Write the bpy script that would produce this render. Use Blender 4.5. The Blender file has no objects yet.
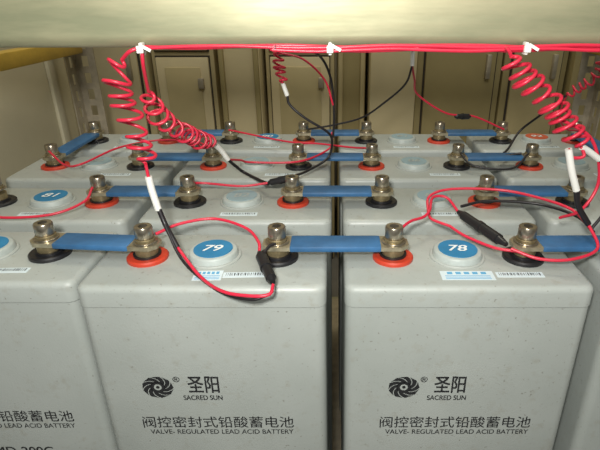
import bpy, bmesh, math, random
from mathutils import Vector, Matrix
random.seed(4)
scene = bpy.context.scene
scene.view_settings.view_transform = 'Standard'
COL = scene.collection

Z0 = 0.10                 # shelf level
BH = 0.33                 # battery height
LID = Z0 + BH             # lid plane
CAMZ = LID + 0.178

# ------------------------------------------------------------ materials
def mat(name, col, rough=0.5, metal=0.0, var=0.0, scale=20.0, bump=0.0, bscale=200.0, col2=None, spec=0.5, coat=0.0, stretch=None, lo=0.32, hi=0.68, rvar=0.0):
    m = bpy.data.materials.new(name); m.use_nodes = True
    nt = m.node_tree; b = nt.nodes['Principled BSDF']
    b.inputs['Base Color'].default_value = (*col, 1)
    b.inputs['Roughness'].default_value = rough
    b.inputs['Metallic'].default_value = metal
    b.inputs['Specular IOR Level'].default_value = spec
    b.inputs['Coat Weight'].default_value = coat
    tc = nt.nodes.new('ShaderNodeTexCoord')
    src = tc.outputs['Object']
    if stretch:
        mp = nt.nodes.new('ShaderNodeMapping'); mp.inputs['Scale'].default_value = stretch
        nt.links.new(src, mp.inputs['Vector']); src = mp.outputs['Vector']
    if var > 0 or col2:
        n = nt.nodes.new('ShaderNodeTexNoise'); n.inputs['Scale'].default_value = scale
        n.inputs['Detail'].default_value = 6; n.inputs['Roughness'].default_value = 0.6
        nt.links.new(src, n.inputs['Vector'])
        r = nt.nodes.new('ShaderNodeValToRGB')
        r.color_ramp.elements[0].position = lo; r.color_ramp.elements[1].position = hi
        c2 = col2 if col2 else tuple(max(0, c*(1-var)) for c in col)
        r.color_ramp.elements[0].color = (*c2, 1); r.color_ramp.elements[1].color = (*col, 1)
        nt.links.new(n.outputs['Fac'], r.inputs['Fac'])
        nt.links.new(r.outputs['Color'], b.inputs['Base Color'])
        if rvar:
            mr = nt.nodes.new('ShaderNodeMapRange')
            mr.inputs['From Min'].default_value = .3; mr.inputs['From Max'].default_value = .7
            mr.inputs['To Min'].default_value = rough+rvar; mr.inputs['To Max'].default_value = rough-rvar*.3
            nt.links.new(n.outputs['Fac'], mr.inputs['Value']); nt.links.new(mr.outputs['Result'], b.inputs['Roughness'])
    if bump > 0:
        n2 = nt.nodes.new('ShaderNodeTexNoise'); n2.inputs['Scale'].default_value = bscale
        nt.links.new(src, n2.inputs['Vector'])
        bp = nt.nodes.new('ShaderNodeBump'); bp.inputs['Strength'].default_value = bump
        bp.inputs['Distance'].default_value = 0.001
        nt.links.new(n2.outputs['Fac'], bp.inputs['Height'])
        nt.links.new(bp.outputs['Normal'], b.inputs['Normal'])
    return m

def case_material():
    m = bpy.data.materials.new('case_grey'); m.use_nodes = True
    nt = m.node_tree; N = nt.nodes; Lk = nt.links; b = N['Principled BSDF']
    tc = N.new('ShaderNodeTexCoord'); oi = N.new('ShaderNodeObjectInfo')
    cmb = N.new('ShaderNodeVectorMath'); cmb.operation = 'MULTIPLY_ADD'
    cmb.inputs[1].default_value = (1,1,1)
    sc = N.new('ShaderNodeVectorMath'); sc.operation = 'SCALE'; sc.inputs[0].default_value = (7,3,5)
    Lk.new(oi.outputs['Random'], sc.inputs['Scale'])
    Lk.new(tc.outputs['Object'], cmb.inputs[0]); Lk.new(sc.outputs['Vector'], cmb.inputs[2])
    vec = cmb.outputs['Vector']
    def noise(s, d=5, r=.6):
        n = N.new('ShaderNodeTexNoise'); n.inputs['Scale'].default_value = s; n.inputs['Detail'].default_value = d; n.inputs['Roughness'].default_value = r
        Lk.new(vec, n.inputs['Vector']); return n.outputs['Fac']
    def ramp(src, p0, p1, v0, v1):
        r = N.new('ShaderNodeMapRange'); r.inputs['From Min'].default_value = p0; r.inputs['From Max'].default_value = p1
        r.inputs['To Min'].default_value = v0; r.inputs['To Max'].default_value = v1; Lk.new(src, r.inputs['Value']); return r.outputs['Result']
    def mix(fac, a, c):
        x = N.new('ShaderNodeMix'); x.data_type = 'RGBA'; Lk.new(fac, x.inputs[0])
        if isinstance(a, tuple): x.inputs[6].default_value = (*a,1)
        else: Lk.new(a, x.inputs[6])
        x.inputs[7].default_value = (*c,1); return x.outputs[2]
    large = noise(9); fine = noise(90, 4, .7); speck = noise(420, 2, .5)
    c = mix(ramp(large,.35,.68,0,1), (0.400,0.430,0.408), (0.335,0.365,0.343))
    c = mix(ramp(fine,.56,.74,0,.45), c, (0.29,0.28,0.23))
    c = mix(ramp(speck,.68,.76,0,.7), c, (0.18,0.17,0.14))
    Lk.new(c, b.inputs['Base Color'])
    Lk.new(ramp(large,.3,.7,.30,.52), b.inputs['Roughness'])
    bp = N.new('ShaderNodeBump'); bp.inputs['Strength'].default_value = .14; bp.inputs['Distance'].default_value = .001
    Lk.new(noise(800,2), bp.inputs['Height']); Lk.new(bp.outputs['Normal'], b.inputs['Normal'])
    return m
M_case = case_material()
M_case_seam = mat('seam_dark', (0.25,0.265,0.25), 0.6)
M_cap = mat('cap_grey', (0.42,0.47,0.45), 0.45, var=.15, scale=80)
M_blue = mat('label_blue', (0.02,0.20,0.40), 0.55, var=.2, scale=60)
M_bar = mat('busbar_blue', (0.035,0.135,0.30), 0.5, var=0.35, scale=50)
M_white = mat('white_print', (0.74,0.80,0.80), 0.5)
M_black = mat('black_print', (0.020,0.021,0.023), 0.5)
M_rubber = mat('black_plastic', (0.012,0.012,0.014), 0.4)
M_redring = mat('red_ring', (0.50,0.045,0.02), 0.4)
M_tin = mat('tinned_metal', (0.55,0.49,0.35), 0.38, metal=0.8, var=0.45, scale=120)
M_bolt = mat('bolt_steel', (0.54,0.48,0.38), 0.28, metal=0.9, var=0.5, scale=150)
M_brass = mat('lead_brass', (0.36,0.29,0.16), 0.45, metal=0.7, var=0.5, scale=150)
M_sock = mat('socket_dark', (0.03,0.03,0.03), 0.6)
M_wire = mat('wire_red', (0.60,0.022,0.055), 0.35)
M_wireb = mat('wire_black', (0.015,0.013,0.015), 0.4)
M_sleeve = mat('sleeve_white', (0.74,0.74,0.70), 0.5)
M_zinc = mat('yellow_zinc', (0.45,0.42,0.27), 0.44, metal=0.4, col2=(0.24,0.25,0.155), scale=8, bump=0.45, bscale=30, stretch=(.5,1,3), lo=.38, hi=.60, rvar=.12)
M_gold = mat('yellow_rail', (0.66,0.44,0.07), 0.4, metal=0.1, var=0.25, scale=30)
M_cream = mat('cream_paint', (0.58,0.48,0.25), 0.45, var=0.15, scale=8)
M_cream2 = mat('cream_paint_light', (0.72,0.61,0.36), 0.45, var=0.12, scale=8)
M_tan = mat('tan_paint', (0.42,0.34,0.155), 0.5, var=0.15, scale=8)
M_ivory = mat('ivory_paint', (0.66,0.61,0.44), 0.5, var=0.12, scale=6)
M_gap = mat('dark_gap', (0.05,0.04,0.03), 0.8)
M_steel = mat('galvanised', (0.50,0.44,0.33), 0.4, metal=0.3, var=0.3, scale=60)
M_floor = mat('floor_concrete', (0.16,0.15,0.13), 0.8, var=0.3, scale=12)
M_wall = mat('wall_paint', (0.48,0.44,0.33), 0.8, var=0.06, scale=4)
M_sticker = mat('sticker_paper', (0.62,0.72,0.76), 0.45)
M_stkblue = mat('sticker_blue', (0.10,0.36,0.60), 0.45)

# ------------------------------------------------------------ mesh builder
class MB:
    def __init__(s): s.bm = bmesh.new(); s.mats = []
    def mi(s, m):
        if m not in s.mats: s.mats.append(m)
        return s.mats.index(m)
    def _merge(s, b2, m, mtx=None):
        idx = s.mi(m)
        for f in b2.faces: f.material_index = idx
        if mtx: b2.transform(mtx)
        me = bpy.data.meshes.new('t'); b2.to_mesh(me); b2.free()
        s.bm.from_mesh(me); bpy.data.meshes.remove(me)
    def box(s, c, size, m, bev=0.0, seg=2, vbev=0.0, rot=None):
        b = bmesh.new(); bmesh.ops.create_cube(b, size=1.0)
        bmesh.ops.scale(b, vec=size, verts=b.verts)
        if vbev > 0:
            es = [e for e in b.edges if abs(e.verts[0].co.z-e.verts[1].co.z) > size[2]*0.5]
            bmesh.ops.bevel(b, geom=es, offset=vbev, segments=4, affect='EDGES', profile=0.5)
            if bev > 0:
                es = [e for e in b.edges if e.verts[0].co.z > size[2]*0.49 and e.verts[1].co.z > size[2]*0.49]
                bmesh.ops.bevel(b, geom=es, offset=bev, segments=seg, affect='EDGES', profile=0.5)
        elif bev > 0:
            bmesh.ops.bevel(b, geom=b.edges[:], offset=bev, segments=seg, affect='EDGES', profile=0.5)
        mt = Matrix.Translation(c)
        if rot: mt = mt @ rot
        s._merge(b, m, mt)
    def cyl(s, c, r, h, m, n=32, r2=None, bev=0.0, rot=None):
        b = bmesh.new()
        bmesh.ops.create_cone(b, cap_ends=True, segments=n, radius1=r, radius2=(r if r2 is None else r2), depth=h)
        bmesh.ops.translate(b, vec=(0,0,h/2), verts=b.verts)
        if bev > 0:
            es = [e for e in b.edges if e.verts[0].co.z > h*0.99 and e.verts[1].co.z > h*0.99]
            bmesh.ops.bevel(b, geom=es, offset=bev, segments=3, affect='EDGES', profile=0.5)
        mt = Matrix.Translation(c)
        if rot: mt = mt @ rot
        s._merge(b, m, mt)
    def ring(s, c, ro, ri, h, m, n=40, bev=0.0):
        b = bmesh.new()
        prof = [(ri,0),(ro,0),(ro,h-bev),(ro-bev,h),(ri+bev,h),(ri,h-bev)] if bev>0 else [(ri,0),(ro,0),(ro,h),(ri,h)]
        rows = []
        for i in range(n):
            a = 2*math.pi*i/n
            rows.append([b.verts.new((r*math.cos(a), r*math.sin(a), z)) for r,z in prof])
        k = len(prof)
        for i in range(n):
            for j in range(k):
                b.faces.new([rows[i][j], rows[(i+1)%n][j], rows[(i+1)%n][(j+1)%k], rows[i][(j+1)%k]])
        s._merge(b, m, Matrix.Translation(c))
    def poly(s, pts, m, h=0.0):
        b = bmesh.new(); f = b.faces.new([b.verts.new(p) for p in pts])
        if h:
            r = bmesh.ops.extrude_face_region(b, geom=[f])
            bmesh.ops.translate(b, vec=(0,0,h), verts=[v for v in r['geom'] if isinstance(v, bmesh.types.BMVert)])
            bmesh.ops.recalc_face_normals(b, faces=b.faces)
        s._merge(b, m)
    def mesh(s, name):
        me = bpy.data.meshes.new(name); s.bm.to_mesh(me); s.bm.free()
        for m in s.mats: me.materials.append(m)
        me.polygons.foreach_set('use_smooth', [True]*len(me.polygons))
        me.set_sharp_from_angle(angle=math.radians(38))
        return me

def obj(name, data, parent=None, loc=(0,0,0), rot=(0,0,0), scale=(1,1,1)):
    o = bpy.data.objects.new(name, data); COL.objects.link(o)
    o.location = loc; o.rotation_euler = rot; o.scale = scale
    if parent: o.parent = parent
    return o
def empty(name, loc=(0,0,0)):
    o = bpy.data.objects.new(name, None); COL.objects.link(o); o.location = loc
    o.empty_display_size = 0.02
    return o

# ------------------------------------------------------------ text meshes
def text_mesh(txt, w, h, m, bold=0.0, shear=0.0):
    """bold: strokes thickened by overlaying slightly shifted copies (fraction of em)"""
    cu = bpy.data.curves.new('txt', 'FONT'); cu.body = txt; cu.size = 1.0
    cu.extrude = 0.0; cu.shear = shear
    o = bpy.data.objects.new('txt', cu); COL.objects.link(o)
    bpy.context.view_layer.update()
    dg = bpy.context.evaluated_depsgraph_get()
    me = bpy.data.meshes.new_from_object(o.evaluated_get(dg))
    bpy.data.objects.remove(o)
    xs = [v.co.x for v in me.vertices]; ys = [v.co.y for v in me.vertices]
    cx, cy = (min(xs)+max(xs))/2, (min(ys)+max(ys))/2
    sx = w/(max(xs)-min(xs)); sy = h/(max(ys)-min(ys))
    if bold:
        b = bmesh.new()
        k = 0
        for dx in (-1,0,1):
            for dy in (-.6,.6):
                n0 = len(b.verts); b.from_mesh(me); b.verts.ensure_lookup_table()
                for v in b.verts[n0:]:
                    v.co.x += dx*bold; v.co.y += dy*bold; v.co.z = k*1e-5
                k += 1
        b.to_mesh(me); b.free()
    for v in me.vertices:
        v.co = Vector(((v.co.x-cx)*sx, (v.co.y-cy)*sy, v.co.z))
    me.materials.clear(); me.materials.append(m)
    me.name = 'print'
    return me

T_cn = text_mesh('阀控密封式铅酸蓄电池', 0.116, 0.0115, M_black, 0.004)
T_en = text_mesh('VALVE- REGULATED LEAD ACID BATTERY', 0.111, 0.0046, M_black, 0.008)
T_br = text_mesh('圣阳', 0.0228, 0.0155, M_black, 0.018)
T_bs = text_mesh('SACRED SUN', 0.029, 0.0045, M_black, 0.02)
T_md = text_mesh('GFMD-200C', 0.062, 0.0085, M_black, 0.012)
T_r = text_mesh('®', 0.005, 0.005, M_black, 0.01)

def logo_mesh():
    b = MB()
    nb = 9
    for i in range(nb):
        a = 2*math.pi*i/nb
        r0, r1, st = 0.0045, 0.0106, 6
        A = []; Bp = []
        for j in range(st+1):
            t = j/st; r = r0+(r1-r0)*t; tw = 0.95*t
            wd = 0.29
            A.append((1.1*r*math.cos(a+tw-wd), r*math.sin(a+tw-wd)*.97, 0)); Bp.append((1.1*r*math.cos(a+tw+wd), r*math.sin(a+tw+wd)*.97, 0))
        for j in range(st):
            b.poly([A[j], A[j+1], Bp[j+1], Bp[j]], M_black)
    b.ring((0,0,-0.0001), 0.0055, 0.0029, 0.0001, M_black)
    b.cyl((0,0,-0.0001), 0.0013, 0.0001, M_black)
    return b.mesh('logo')
L_logo = logo_mesh()

# ------------------------------------------------------------ battery meshes
BW, BD = 0.170, 0.085
PX = 0.0485
def case_mesh():
    b = MB()
    b.box((0,0,(BH-0.016)/2), (BW-0.0010, BD-0.0010, BH-0.016), M_case, vbev=0.007)
    b.box((0,0,BH-0.0158), (BW-0.0018, BD-0.0018, 0.0010), M_case_seam, vbev=0.007)
    b.box((0,0,BH-0.0077), (BW, BD, 0.0154), M_case, vbev=0.0075, bev=0.0045, seg=4)
    b.ring((0,0.003,BH-0.0005), 0.0205, 0.0175, 0.0018, M_case, bev=0.0006)
    return b.mesh('battery_case')
def cap_mesh(col):
    b = MB()
    b.cyl((0,0.003,BH), 0.0188, 0.0060, M_cap, n=48, r2=0.0176, bev=0.0014)
    b.cyl((0,0.003,BH+0.0060), 0.0144, 0.0005, col, n=48)
    return b.mesh('vent_cap')
def term_mesh(ringm):
    b = MB()
    b.ring((0,0,BH-0.0004), 0.0150, 0.0085, 0.0034, ringm, bev=0.001)
    b.cyl((0,0,BH), 0.0100, 0.0045, M_rubber, n=32)
    b.cyl((0,0,BH+0.0045), 0.0082, 0.0055, M_brass, n=32)
    return b.mesh('terminal')
def bolt_mesh():
    b = MB(); z = BH+0.0135
    b.cyl((0,0,z), 0.0088, 0.0013, M_bolt, n=32, bev=0.0004)
    b.ring((0,0,z+0.0013), 0.0072, 0.0040, 0.0022, M_brass, bev=0.0004)
    hz = z+0.0035; H = 0.0092; R = 0.0066
    bm2 = bmesh.new(); n = 36
    lv = [(R*0.94,0),(R,0.0006),(R,H-0.0010),(R*0.92,H)]
    rows = []
    for r,zz in lv:
        rows.append([bm2.verts.new(((r*(1-0.03*(i%2)))*math.cos(2*math.pi*i/n), (r*(1-0.03*(i%2)))*math.sin(2*math.pi*i/n), zz)) for i in range(n)])
    for a in range(len(rows)-1):
        for i in range(n):
            bm2.faces.new([rows[a][i], rows[a][(i+1)%n], rows[a+1][(i+1)%n], rows[a+1][i]])
    ri = 0.0036
    inner = []
    for i in range(n):
        ang = 2*math.pi*i/n
        rr = ri*math.cos(math.pi/6)/math.cos(((ang) % (math.pi/3))-math.pi/6)
        inner.append(bm2.verts.new((rr*math.cos(ang), rr*math.sin(ang), H)))
    low = [bm2.verts.new((v.co.x, v.co.y, H-0.0045)) for v in inner]
    for i in range(n):
        bm2.faces.new([rows[-1][i], rows[-1][(i+1)%n], inner[(i+1)%n], inner[i]])
        bm2.faces.new([inner[i], inner[(i+1)%n], low[(i+1)%n], low[i]])
    bm2.faces.new(low)
    bmesh.ops.recalc_face_normals(bm2, faces=bm2.faces)
    b._merge(bm2, M_bolt, Matrix.Translation((0,0,hz)))
    b.cyl((0,0,hz+H-0.0046), 0.0034, 0.0003, M_sock, n=6)
    return b.mesh('bolt')
CASE = case_mesh(); CAPB = cap_mesh(M_blue)
CAPG = cap_mesh(mat('label_worn', (0.27,0.38,0.42), 0.5))
CAPO = cap_mesh(mat('label_red', (0.55,0.10,0.04), 0.5))
TERM_R = term_mesh(M_redring); TERM_B = term_mesh(M_rubber); BOLT = bolt_mesh()

def barcode_mesh(w, h):
    b = MB(); b.box((0,0,0.0001), (w,h,0.0002), M_sticker)
    x = -w*0.44
    while x < w*0.44:
        t = random.choice([0.0003,0.0005,0.0008]); b.box((x+t/2,h*0.1,0.00025),(t,h*0.5,0.0001),M_black); x += t+random.choice([0.0005,0.0010])
    return b.mesh('barcode')
BARC = barcode_mesh(0.033, 0.007)
def sticker_mesh(w, h):
    b = MB(); b.box((0,0,0.0001), (w,h,0.0002), M_sticker)
    for k in range(5):
        b.box((-w*.32+k*w*.16,h*0.25,0.00025),(w*0.10,h*0.26,0.0001), M_stkblue)
    for i in range(3): b.box((0,-h*(0.06+0.16*i),0.00025),(w*0.85,h*0.05,0.0001), M_stkblue)
    return b.mesh('label_sticker')
STK1 = sticker_mesh(0.020, 0.013); STK2 = sticker_mesh(0.037, 0.012)

XS = [-0.27, -0.09, 0.09, 0.27]
YC = 0.3285; YP = 0.1087
def bx(r, c):
    x = XS[c]
    if r == 0: x += (0.0065, -0.0008, 0.0015, 0.005)[c]
    if r == 1: x += 0.002
    return x
def by(r, c):
    y = YC+r*YP
    if r == 0: y += (0.006, 0, 0, 0.001)[c]
    return y
for r in range(4):
    for c in range(4):
        p = empty('lead_acid_battery', (bx(r,c), by(r,c), Z0))
        obj('case', CASE, p)
        number = (80-c) if r % 2 == 0 else (81+c)
        number += 0 if r < 2 else 8
        capm = CAPB if r == 0 or (r == 1 and c == 0) else (CAPG if not (r == 3 and c == 3) else CAPO)
        if r==3 and c==1: capm = CAPB
        obj('vent_cap', capm, p)
        nm = text_mesh(str(number), 0.0140, 0.0092, M_white if capm is not CAPG else M_cap, 0.016, 0.2)
        obj('number_print', nm, p, (0, 0.003, BH+0.0068), (0,0,random.uniform(-0.12,0.12)))
        redleft = (r % 2 == 0)
        obj('terminal_left', TERM_R if redleft else TERM_B, p, (-PX,0,0))
        obj('terminal_right', TERM_B if redleft else TERM_R, p, (PX,0,0))
        obj('bolt_left', BOLT, p, (-PX,0,0), (0,0,random.random()*3))
        obj('bolt_right', BOLT, p, (PX,0,0), (0,0,random.random()*3))
        fy = -BD/2 + 0.0002
        R = (math.pi/2,0,0)
        obj('logo', L_logo, p, (-0.0405, fy, BH-0.086), R)
        obj('print_brand', T_br, p, (-0.0065, fy, BH-0.0835), R)
        obj('print_brand_latin', T_bs, p, (-0.0080, fy, BH-0.0960), R)
        obj('print_registered', T_r, p, (-0.026, fy, BH-0.0785), R)
        obj('print_type', T_cn, p, (0.001, fy, BH-0.1205), R)
        obj('print_type_latin', T_en, p, (0.003, fy, BH-0.1305), R)
        obj('print_rating', T_md, p, (0.004, fy, BH-0.158), R)
        if r == 0:
            if c == 2:
                obj('sticker', STK2, p, (0.001,-0.026,BH)); obj('barcode', BARC, p, (0.038,-0.025,BH))
            else:
                obj('sticker', STK1, p, (0.002,-0.026,BH),(0,0,0.03)); obj('barcode', BARC, p, (0.029,-0.025,BH),(0,0,0.03))
        else:
            obj('barcode', BARC, p, (0.002 if r%2 else 0.03,-0.027,BH))

# ------------------------------------------------------------ connectors
def bar_mesh(L):
    b = MB(); w = 0.019
    e = L/2+0.0105; c = 0.005
    b.poly([(-e+c,-w/2,0),(e-c,-w/2,0),(e,-w/2+c,0),(e,w/2-c,0),(e-c,w/2,0),(-e+c,w/2,0),(-e,w/2-c,0),(-e,-w/2+c,0)], M_tin, 0.0032)
    b.box((0,0,0.0016),(L-0.019,w+0.0012,0.0044),M_bar,bev=0.0012)
    return b.mesh('connector_strip')
for r in range(4):
    for c in range(3):
        xa = bx(r,c)+PX; xb = bx(r,c+1)-PX; ya = by(r,c); yb_ = by(r,c+1)
        p = empty('busbar_connector', ((xa+xb)/2, (ya+yb_)/2, LID+0.0102))
        p.rotation_euler = (0,0,math.atan2(yb_-ya, xb-xa))
        obj('strip', bar_mesh(math.hypot(xb-xa, yb_-ya)), p)
BAR2 = bar_mesh(YP)
for r, x in ((0,0.27+PX),(2,-0.27-PX),(2,0.27+PX)):
    p = empty('busbar_connector', (x, YC+(r+0.5)*YP, LID+0.0102)); p.rotation_euler = (0,0,math.pi/2)
    obj('strip', BAR2, p)

# ------------------------------------------------------------ wires
def P(X, Y, H): return Vector((X, Y, CAMZ-H))
def catmull(pts, n=14):
    out = []
    q = [pts[0]*2-pts[1]] + pts + [pts[-1]*2-pts[-2]]
    for i in range(1, len(q)-2):
        a,b,c,d = q[i-1:i+3]
        for k in range(n):
            t = k/n
            out.append(0.5*((2*b)+(c-a)*t+(2*a-5*b+4*c-d)*t*t+(3*b-a-3*c+d)*t**3))
    out.append(pts[-1]); return out
def tube(name, pts, r, m, parent, raw=False):
    cu = bpy.data.curves.new(name, 'CURVE'); cu.dimensions = '3D'
    cu.bevel_depth = r; cu.bevel_resolution = 4; cu.use_fill_caps = True
    sp = cu.splines.new('POLY'); q = pts if raw else catmull(pts)
    sp.points.add(len(q)-1)
    for i, v in enumerate(q): sp.points[i].co = (*v, 1)
    sp.use_smooth = True
    cu.materials.append(m)
    return obj(name, cu, parent)
def coil(name, pts, R, turns, parent, m=M_wire, r=0.00115):
    path = catmull(pts, 30)
    L = [0]
    for i in range(1,len(path)): L.append(L[-1]+(path[i]-path[i-1]).length)
    T = L[-1]; N = int(turns*20); out = []
    j = 0; up = Vector((0,1,0)); ph = random.random()*6
    for k in range(N+1):
        u0 = k/N
        s = T*(u0+0.03*math.sin(u0*math.pi*4+ph)*math.sin(math.pi*u0))
        s = min(max(s,0),T)
        while j < len(L)-2 and L[j+1] < s: j += 1
        while j > 0 and L[j] > s: j -= 1
        t = (s-L[j])/max(1e-9,(L[j+1]-L[j])); c = path[j].lerp(path[j+1], t)
        tan = (path[j+1]-path[j]).normalized()
        u = (up-tan*up.dot(tan)).normalized(); v = tan.cross(u)
        fade = min(1, k/14, (N-k)/14)
        Rl = R*fade*(1+0.12*math.sin(k*0.11+ph)+0.05*math.sin(k*0.37))
        a = 2*math.pi*turns*k/N
        out.append(c+u*Rl*math.cos(a)+v*Rl*math.sin(a)+tan*Rl*0.40*math.sin(a+0.6))
    return tube(name, out, r, m, parent, raw=True)
def fuse(name, a, b, parent, r=0.0042):
    d = (b-a); L = d.length; mb = MB()
    q = d.to_track_quat('Z','Y').to_matrix().to_4x4()
    mb.cyl((0,0,0), r*0.45, L*0.12, M_rubber, n=20, r2=r*0.8)
    mb.cyl((0,0,L*0.12), r*0.9, L*0.34, M_rubber, n=20)
    mb.cyl((0,0,L*0.45), r*1.08, L*0.08, M_rubber, n=20)
    mb.cyl((0,0,L*0.52), r, L*0.34, M_rubber, n=20)
    mb.cyl((0,0,L*0.86), r*0.85, L*0.14, M_rubber, n=20, r2=r*0.45)
    me = mb.mesh(name); o = obj(name, me, parent); o.matrix_basis = Matrix.Translation(a) @ q
    return o
WR = 0.00115
BS = 0.018   # beam skew
h = empty('coiled_sense_cable')
coil('coil', [P(-.131,.322,.036),P(-.1365,.322,.05),P(-.133,.325,.075),P(-.1295,.328,.105)], 0.0072, 8, h)
tube('lead_top', [P(-.118,.320,.029),P(-.124,.318,.031),P(-.131,.322,.036)], WR, M_wire, h)
tube('lead_in', [P(-.1295,.328,.105),P(-.129,.328,.115)], WR, M_wire, h)
tube('sleeve', [P(-.129,.328,.114),P(-.128,.328,.125),P(-.1257,.328,.139)], 0.0025, M_sleeve, h)
tube('boot', [P(-.1257,.328,.137),P(-.121,.325,.150),P(-.1118,.316,.163)], 0.0019, M_wireb, h)
tube('lead_loop', [P(-.1118,.316,.163),P(-.0913,.293,.173),P(-.072,.274,.173),P(-.052,.2655,.171),P(-.041,.266,.170),P(-.0395,.274,.168)], WR, M_wire, h)
tube('lead_loop_black', [P(-.122,.325,.148),P(-.108,.309,.168),P(-.088,.290,.175),P(-.070,.275,.176),P(-.052,.266,.174),P(-.041,.268,.171)], WR*0.9, M_wireb, h)
fuse('fuse_holder', P(-.0400,.277,.168), P(-.0535,.314,.166), h, .0040)
tube('lead_terminal', [P(-.0535,.314,.166),P(-.056,.326,.163),P(-.068,.343,.160),P(-.0935,.355,.158),P(-.1176,.346,.158),P(-.133,.334,.161)], WR, M_wire, h)
tube('lead_tail', [P(-.051,.310,.166),P(-.047,.318,.163),P(-.043,.322,.163)], WR, M_wireb, h)
h = empty('coiled_sense_cable')
tube('lead_top', [P(-.117,.320,.029),P(-.1185,.322,.040),P(-.1236,.338,.058)], WR, M_wire, h)
coil('coil', [P(-.1236,.338,.058),P(-.126,.36,.080),P(-.119,.41,.108),P(-.1156,.455,.124)], 0.0068, 11, h)
tube('sleeve', [P(-.1156,.455,.124),P(-.110,.465,.134),P(-.1044,.470,.146)], 0.0025, M_sleeve, h)
tube('boot', [P(-.1044,.470,.146),P(-.1,.485,.158),P(-.0952,.495,.167),P(-.080,.480,.169),P(-.0647,.456,.166)], 0.0016, M_wireb, h)
fuse('fuse_holder', P(-.0647,.456,.165), P(-.040,.452,.158), h, 0.0036)
tube('lead_loop', [P(-.1044,.470,.146),P(-.098,.50,.156),P(-.0878,.512,.162),P(-.0378,.519,.163),P(-.006,.560,.160),P(-.003,.532,.135)], WR, M_wire, h)
tube('lead_b', [P(-.0647,.456,.165),P(-.09,.45,.166),P(-.125,.45,.163),P(-.139,.44,.160)], WR, M_wire, h)
h = empty('coiled_sense_cable')
tube('lead_top', [P(.104,.321,.029),P(.106,.321,.031),P(.108,.322,.034)], WR, M_wire, h)
coil('coil', [P(.108,.322,.034),P(.118,.324,.046),P(.1444,.33,.0686),P(.168,.332,.094)], 0.0074, 11, h, r=.00125)
tube('lead_in', [P(.168,.332,.094),P(.170,.330,.100),P(.163,.330,.101),P(.1585,.330,.095)], WR, M_wire, h)
tube('sleeve', [P(.1585,.330,.095),P(.164,.330,.111),P(.170,.330,.125)], 0.0025, M_sleeve, h)
tube('boot', [P(.170,.330,.125),P(.175,.332,.138),P(.185,.332,.152)], 0.0022, M_wireb, h)
tube('sleeve_b', [P(.168,.332,.094),P(.175,.334,.098),P(.184,.336,.104)], 0.0023, M_sleeve, h)
tube('lead_side', [P(.184,.336,.104),P(.195,.338,.118),P(.198,.336,.14),P(.187,.33,.155)], WR, M_wireb, h)
tube('lead_side_b', [P(.150,.334,.075),P(.176,.336,.09),P(.188,.337,.12),P(.180,.336,.142),P(.172,.35,.155)], WR, M_wire, h)
tube('lead_loop', [P(.185,.332,.152),P(.186,.315,.163),P(.165,.306,.167),P(.1432,.3085,.168),P(.126,.318,.165)], WR, M_wire, h)
fuse('fuse_holder', P(.102,.380,.163), P(.124,.323,.164), h, 0.0041)
tube('lead_up', [P(.102,.380,.163),P(.094,.392,.155),P(.082,.390,.154),P(.0765,.372,.158),P(.070,.3629,.160),P(.058,.352,.159),P(.046,.335,.160)], WR, M_wire, h)
tube('lead_over', [P(.0765,.378,.162),P(.080,.395,.155),P(.1,.402,.151),P(.1397,.397,.150),P(.165,.380,.150),P(.182,.355,.150),P(.187,.333,.155)], WR, M_wire, h)
tube('lead_c', [P(.0908,.3587,.166),P(.10,.345,.168),P(.116,.326,.168),P(.13,.318,.167)], WR, M_wire, h)
tube('lead_c2', [P(.0765,.378,.162),P(.078,.368,.164),P(.0908,.3587,.166)], WR, M_wire, h)
tube('lead_d', [P(.105,.385,.160),P(.13,.392,.158),P(.17,.385,.158),P(.190,.36,.158),P(.192,.335,.160)], WR*1.1, M_wireb, h)
h = empty('coiled_sense_cable')
tube('lead_top', [P(-.037,.322,.029),P(-.042,.37,.031),P(-.052,.47,.040),P(-.054,.5,.048)], WR, M_wire, h)
coil('coil', [P(-.054,.5,.048),P(-.0535,.5,.062),P(-.0508,.5,.078)], 0.0048, 5, h)
tube('sleeve', [P(-.0508,.5,.078),P(-.047,.5,.090)], 0.0022, M_sleeve, h)
tube('lead', [P(-.047,.5,.090),P(-.0446,.5,.099),P(-.03,.5,.112),P(-.008,.504,.127),P(-.003,.512,.14),P(-.008,.514,.158),P(-.028,.49,.164),P(-.042,.460,.160)], 0.0013, M_wireb, h)
tube('lead_b', [P(-.037,.322,.029),P(-.03,.40,.034),P(-.014,.49,.052),P(-.004,.505,.075),P(-.001,.51,.11),P(-.002,.512,.135)], 0.0012, M_wireb, h)
tube('lead_c', [P(-.052,.5,.05),P(-.030,.5,.056),P(-.010,.5,.075),P(-.002,.505,.10)], 0.0010, M_wire, h)
h = empty('coiled_sense_cable')
tube('lead_top', [P(.05,.324,.029),P(.06,.42,.035),P(.081,.55,.052)], WR, M_wire, h)
tube('sleeve', [P(.081,.55,.052),P(.0815,.55,.068)], 0.0023, M_sleeve, h)
tube('lead', [P(.0815,.55,.068),P(.088,.57,.085),P(.0979,.60,.107),P(.138,.62,.133),P(.176,.635,.140),P(.2215,.648,.160)], 0.0012, M_wire, h)
tube('lead_b', [P(.0815,.55,.068),P(.078,.57,.09),P(.06,.60,.115),P(.035,.63,.14),P(.0,.64,.152),P(-.036,.648,.160)], 0.0012, M_wireb, h)
fuse('fuse_holder', P(.150,.625,.138), P(.172,.634,.140), h, 0.0036)
h = empty('coiled_sense_cable')
tube('lead_top', [P(.22,.327,.029),P(.235,.42,.035),P(.265,.52,.055)], WR, M_wire, h)
coil('coil', [P(.265,.52,.055),P(.268,.53,.075),P(.255,.56,.10)], 0.0045, 7, h)
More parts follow.
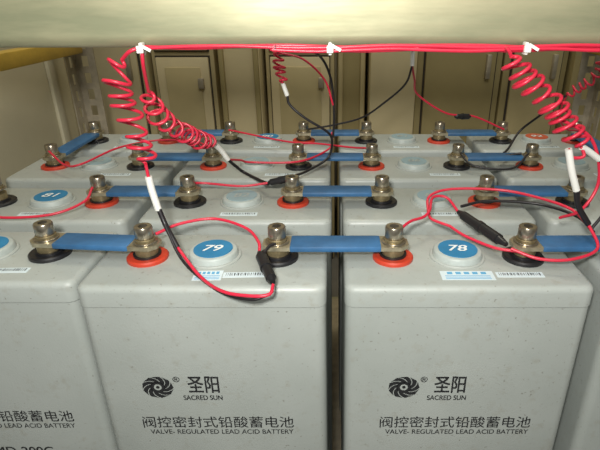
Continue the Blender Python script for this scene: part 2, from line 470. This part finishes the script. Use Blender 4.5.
tube('lead', [P(.255,.56,.10),P(.24,.58,.125),P(.225,.60,.15),P(.205,.575,.165),P(.19,.55,.166),P(.21,.545,.162)], 0.0014, M_wireb, h)
tube('lead_b', [P(.255,.56,.10),P(.265,.59,.13),P(.285,.61,.15),P(.315,.64,.160)], 0.0012, M_wire, h)
h = empty('terminal_sense_lead')
tube('lead', [P(-.3185,.43,.158),P(-.295,.395,.168),P(-.28,.3847,.170),P(-.242,.391,.170),P(-.222,.410,.166),P(-.222,.430,.160)], WR, M_wire, h)
h = empty('terminal_sense_lead')
tube('lead', [P(-.3185,.54,.158),P(-.29,.515,.166),P(-.2688,.51,.163),P(-.25,.56,.160),P(-.22,.60,.162),P(-.17,.59,.160),P(-.14,.552,.160)], WR, M_wire, h)
h = empty('terminal_sense_lead')
tube('lead', [P(.0415,.552,.158),P(.02,.58,.165),P(-.02,.60,.166),P(-.06,.61,.166),P(-.1385,.645,.160)], WR, M_wire, h)
h = empty('terminal_sense_lead')
tube('lead', [P(.1385,.545,.158),P(.15,.52,.168),P(.19,.515,.17),P(.215,.538,.160)], WR, M_wireb, h)
h = empty('wire_bundle')
for i in range(4):
    pts = []
    x0 = (-.1185,-.118,-.04,-.0385)[i]
    n = 16
    for k in range(n+1):
        x = x0+(0.36-x0)*k/n
        pts.append(P(x, .3255-0.0018*(i%2)+BS*x, .0288+0.0019*(i//2)+0.0007*math.sin(k*1.7+i*2)))
    tube('wire_%d'%(i+1), pts, WR, M_wire, h)
for i, x in enumerate((-.118,-.003,.118,.24)):
    mb = MB(); dy = BS*x; zc = CAMZ-.030
    mb.box((x,.3255+dy,zc),(0.0022,0.0065,0.0075),M_sleeve,bev=0.0007)
    mb.box((x,.3215+dy,zc),(0.0042,0.0028,0.0044),M_sleeve,bev=0.0006)
    mb.box((x+.0035,.3208+dy,zc+.001),(0.007,0.0009,0.0018),M_sleeve,rot=Matrix.Rotation(0.5,4,'Y'))
    obj('cable_tie_%d'%(i+1), mb.mesh('tie'), h)

# ------------------------------------------------------------ rack
rack = empty('steel_battery_rack')
def beam_mesh(L, hgt, dep, m, rb=0.007):
    b = bmesh.new(); t = 0.003
    n = 6
    outer = [(dep,0)]
    for k in range(n+1):
        a = math.pi/2*k/n; outer.append((rb-rb*math.sin(a), rb-rb*math.cos(a)))
    for k in range(n+1):
        a = math.pi/2*k/n; outer.append((rb-rb*math.cos(a), hgt-rb+rb*math.sin(a)))
    outer.append((dep,hgt))
    prof = outer+[(dep,hgt-t),(t,hgt-t),(t,t),(dep,t)]
    A = [b.verts.new((-L/2,y,z)) for y,z in prof]; B = [b.verts.new((L/2,y,z)) for y,z in prof]
    for i in range(len(prof)):
        j = (i+1)%len(prof); b.faces.new([A[i],A[j],B[j],B[i]])
    b.faces.new(A[::-1]); b.faces.new(B)
    bmesh.ops.recalc_face_normals(b, faces=b.faces)
    mb = MB(); mb._merge(b, m); return mb.mesh('beam')
obj('upper_beam_front', beam_mesh(0.86,0.064,0.030,M_zinc,.0075), rack, (0,.3280,CAMZ-.0300), (0,0,BS))
obj('upper_beam_back', beam_mesh(0.84,0.05,0.030,M_zinc), rack, (0,.845,CAMZ-.0275), (0,0,math.pi))
mb = MB()
for s in (-1,1):
    mb.box((s*.402,.57,CAMZ-.072),(.020,.50,.020),M_gold,bev=0.002)
    mb.box((s*.402,.57,Z0-.02),(.03,.55,.04),M_zinc,bev=0.002)
mb.box((0,.53,Z0-.002),(.78,.50,.004),M_steel)
mb.box((0,.283,Z0-.025),(.80,.012,.046),M_zinc,bev=0.002)
mb.box((0,.785,Z0-.025),(.80,.012,.046),M_zinc,bev=0.002)
obj('shelf_frame', mb.mesh('shelf_frame'), rack)
def upright_mesh(Hh):
    mb = MB(); w = 0.032; t = 0.002
    def flange(ax):
        def bxx(u0,u1,z0,z1,mm=M_steel):
            cu=(u0+u1)/2; su=u1-u0
            if ax==0: mb.box((cu,0,(z0+z1)/2),(su,t,z1-z0),mm)
            else: mb.box((0,cu,(z0+z1)/2),(t,su,z1-z0),mm)
        bxx(0,.011,0,Hh); bxx(.021,w,0,Hh)
        z=0
        while z < Hh-.03:
            bxx(.011,.021,z,z+.010); z += .026
    flange(0); flange(1)
    return mb.mesh('upright')
UP = upright_mesh(0.95)
obj('upright_front_left', UP, rack, (-.425,.300,0))
obj('upright_front_right', UP, rack, (.425,.300,0),(0,0,math.pi/2))
obj('upright_back_left', UP, rack, (-.415,.835,0),(0,0,-math.pi/2))
obj('upright_back_right', UP, rack, (.425,.835,0),(0,0,math.pi))

mb = MB()
mb.box((-.447,.56,.475),(.012,.58,.95),M_ivory,bev=.002)
mb.box((-.438,.80,.475),(.006,.02,.95),M_ivory,bev=.001)
mb.box((-.438,.50,.475),(.004,.012,.95),M_cream)
obj('side_panel', mb.mesh('side_panel'))

# ------------------------------------------------------------ background cabinets
def cabinet(x0, x1, y, dep, hgt, m, m2, style=0):
    mb = MB(); w = x1-x0; cx = (x0+x1)/2
    mb.box((cx, y+dep/2, hgt/2),(w-.002,dep,hgt),m,bev=.003)
    mb.box((cx, y+.002, .03),(w-.01,.01,.06),M_gap)
    if style == 1:
        mb.box((cx, y-.002, hgt/2+.03),(w-.03,.008,hgt-.10),M_gap)
        mb.box((cx, y-.007, hgt/2+.03),(w-.036,.010,hgt-.106),m2,bev=.002)
        mb.box((x1-.035, y-.016, .47),(.010,.012,.05),M_steel,bev=.002)
    if style == 2:
        z = .08
        while z < hgt-.1:
            hh = .205
            mb.box((cx, y-.002, z+hh/2),(w-.02,.006,hh-.004),M_gap)
            mb.box((cx, y-.006, z+hh/2),(w-.024,.010,hh-.010),m2,bev=.002)
            mb.box((cx, y-.012, z+hh/2),(w-.06,.004,hh-.05),m,bev=.001)
            mb.box((x1-.03, y-.016, z+hh*.72),(.012,.010,.022),M_steel,bev=.002)
            z += hh+.004
    if style == 3:
        mb.box((x0+.008, y-.005, hgt/2),(.010,.012,hgt),m2,bev=.002)
        mb.box((x1-.008, y-.005, hgt/2),(.010,.012,hgt),m2,bev=.002)
    obj('metal_cabinet', mb.mesh('cabinet'))
yb = 1.10
cabinet(-.60,-.395,yb,.35,1.05,M_cream,M_cream2,1)
cabinet(-.39,-.255,yb+.01,.35,1.05,M_cream,M_cream2,2)
cabinet(-.242,-.155,yb-.02,.35,1.05,M_cream2,M_tan,3)
cabinet(-.150,.0,yb+.02,.35,1.05,M_cream,M_cream2,2)
cabinet(.004,.068,yb+.03,.35,1.05,M_tan,M_cream,3)
cabinet(.072,.170,yb-.03,.35,1.05,M_cream2,M_cream2,0)
cabinet(.175,.36,yb+.02,.35,1.05,M_tan,M_tan,1)
cabinet(.362,.50,yb+.02,.35,1.05,M_tan,M_cream,1)
cabinet(.503,.75,yb,.35,1.05,M_tan,M_tan,1)

# ------------------------------------------------------------ room
def plane_box(name, c, s, m):
    mb = MB(); mb.box((0,0,0), s, m); obj(name, mb.mesh(name), None, c)
plane_box('floor', (0,.2,-.01), (3.4,3.4,.02), M_floor)
plane_box('wall_back', (0,1.91,1.1), (3.4,.02,2.2), M_wall)
plane_box('wall_left', (-1.71,.2,1.1), (.02,3.4,2.2), M_wall)
plane_box('wall_right', (1.71,.2,1.1), (.02,3.4,2.2), M_wall)

# ------------------------------------------------------------ lights
def area(name, loc, tgt, size, power, col=(1,1,1)):
    l = bpy.data.lights.new(name,'AREA'); l.size = size; l.energy = power; l.color = col
    o = bpy.data.objects.new(name,l); COL.objects.link(o); o.location = loc
    o.rotation_euler = (Vector(tgt)-Vector(loc)).to_track_quat('-Z','Y').to_euler()
    return o
area('camera_flash', (-.03,-.03,CAMZ+.06), (0,.7,CAMZ-.14), .035, 2.5, (1,.98,.92))
area('ceiling_lamp', (.1,-.6,1.9), (0,.5,.4), .9, 11.5, (1,.98,.91))
area('background_fill', (0,.95,2.0), (0,1.0,.4), .5, 8.5, (1,.91,.70))  # added warm fill to brighten the background cabinets, not an actual fitting
w = bpy.data.worlds.new('world'); scene.world = w; w.use_nodes = True
w.node_tree.nodes['Background'].inputs['Color'].default_value = (.93,.97,.95,1)
w.node_tree.nodes['Background'].inputs['Strength'].default_value = 0.18

# ------------------------------------------------------------ camera
cd = bpy.data.cameras.new('camera'); cam = bpy.data.objects.new('camera', cd); COL.objects.link(cam)
cd.sensor_width = 36; cd.lens = 30.0; cd.shift_x = -35/600; cd.clip_start = .01
cam.location = (0,0,CAMZ)
cam.rotation_euler = (math.radians(90-24.70),0,0)
scene.camera = cam
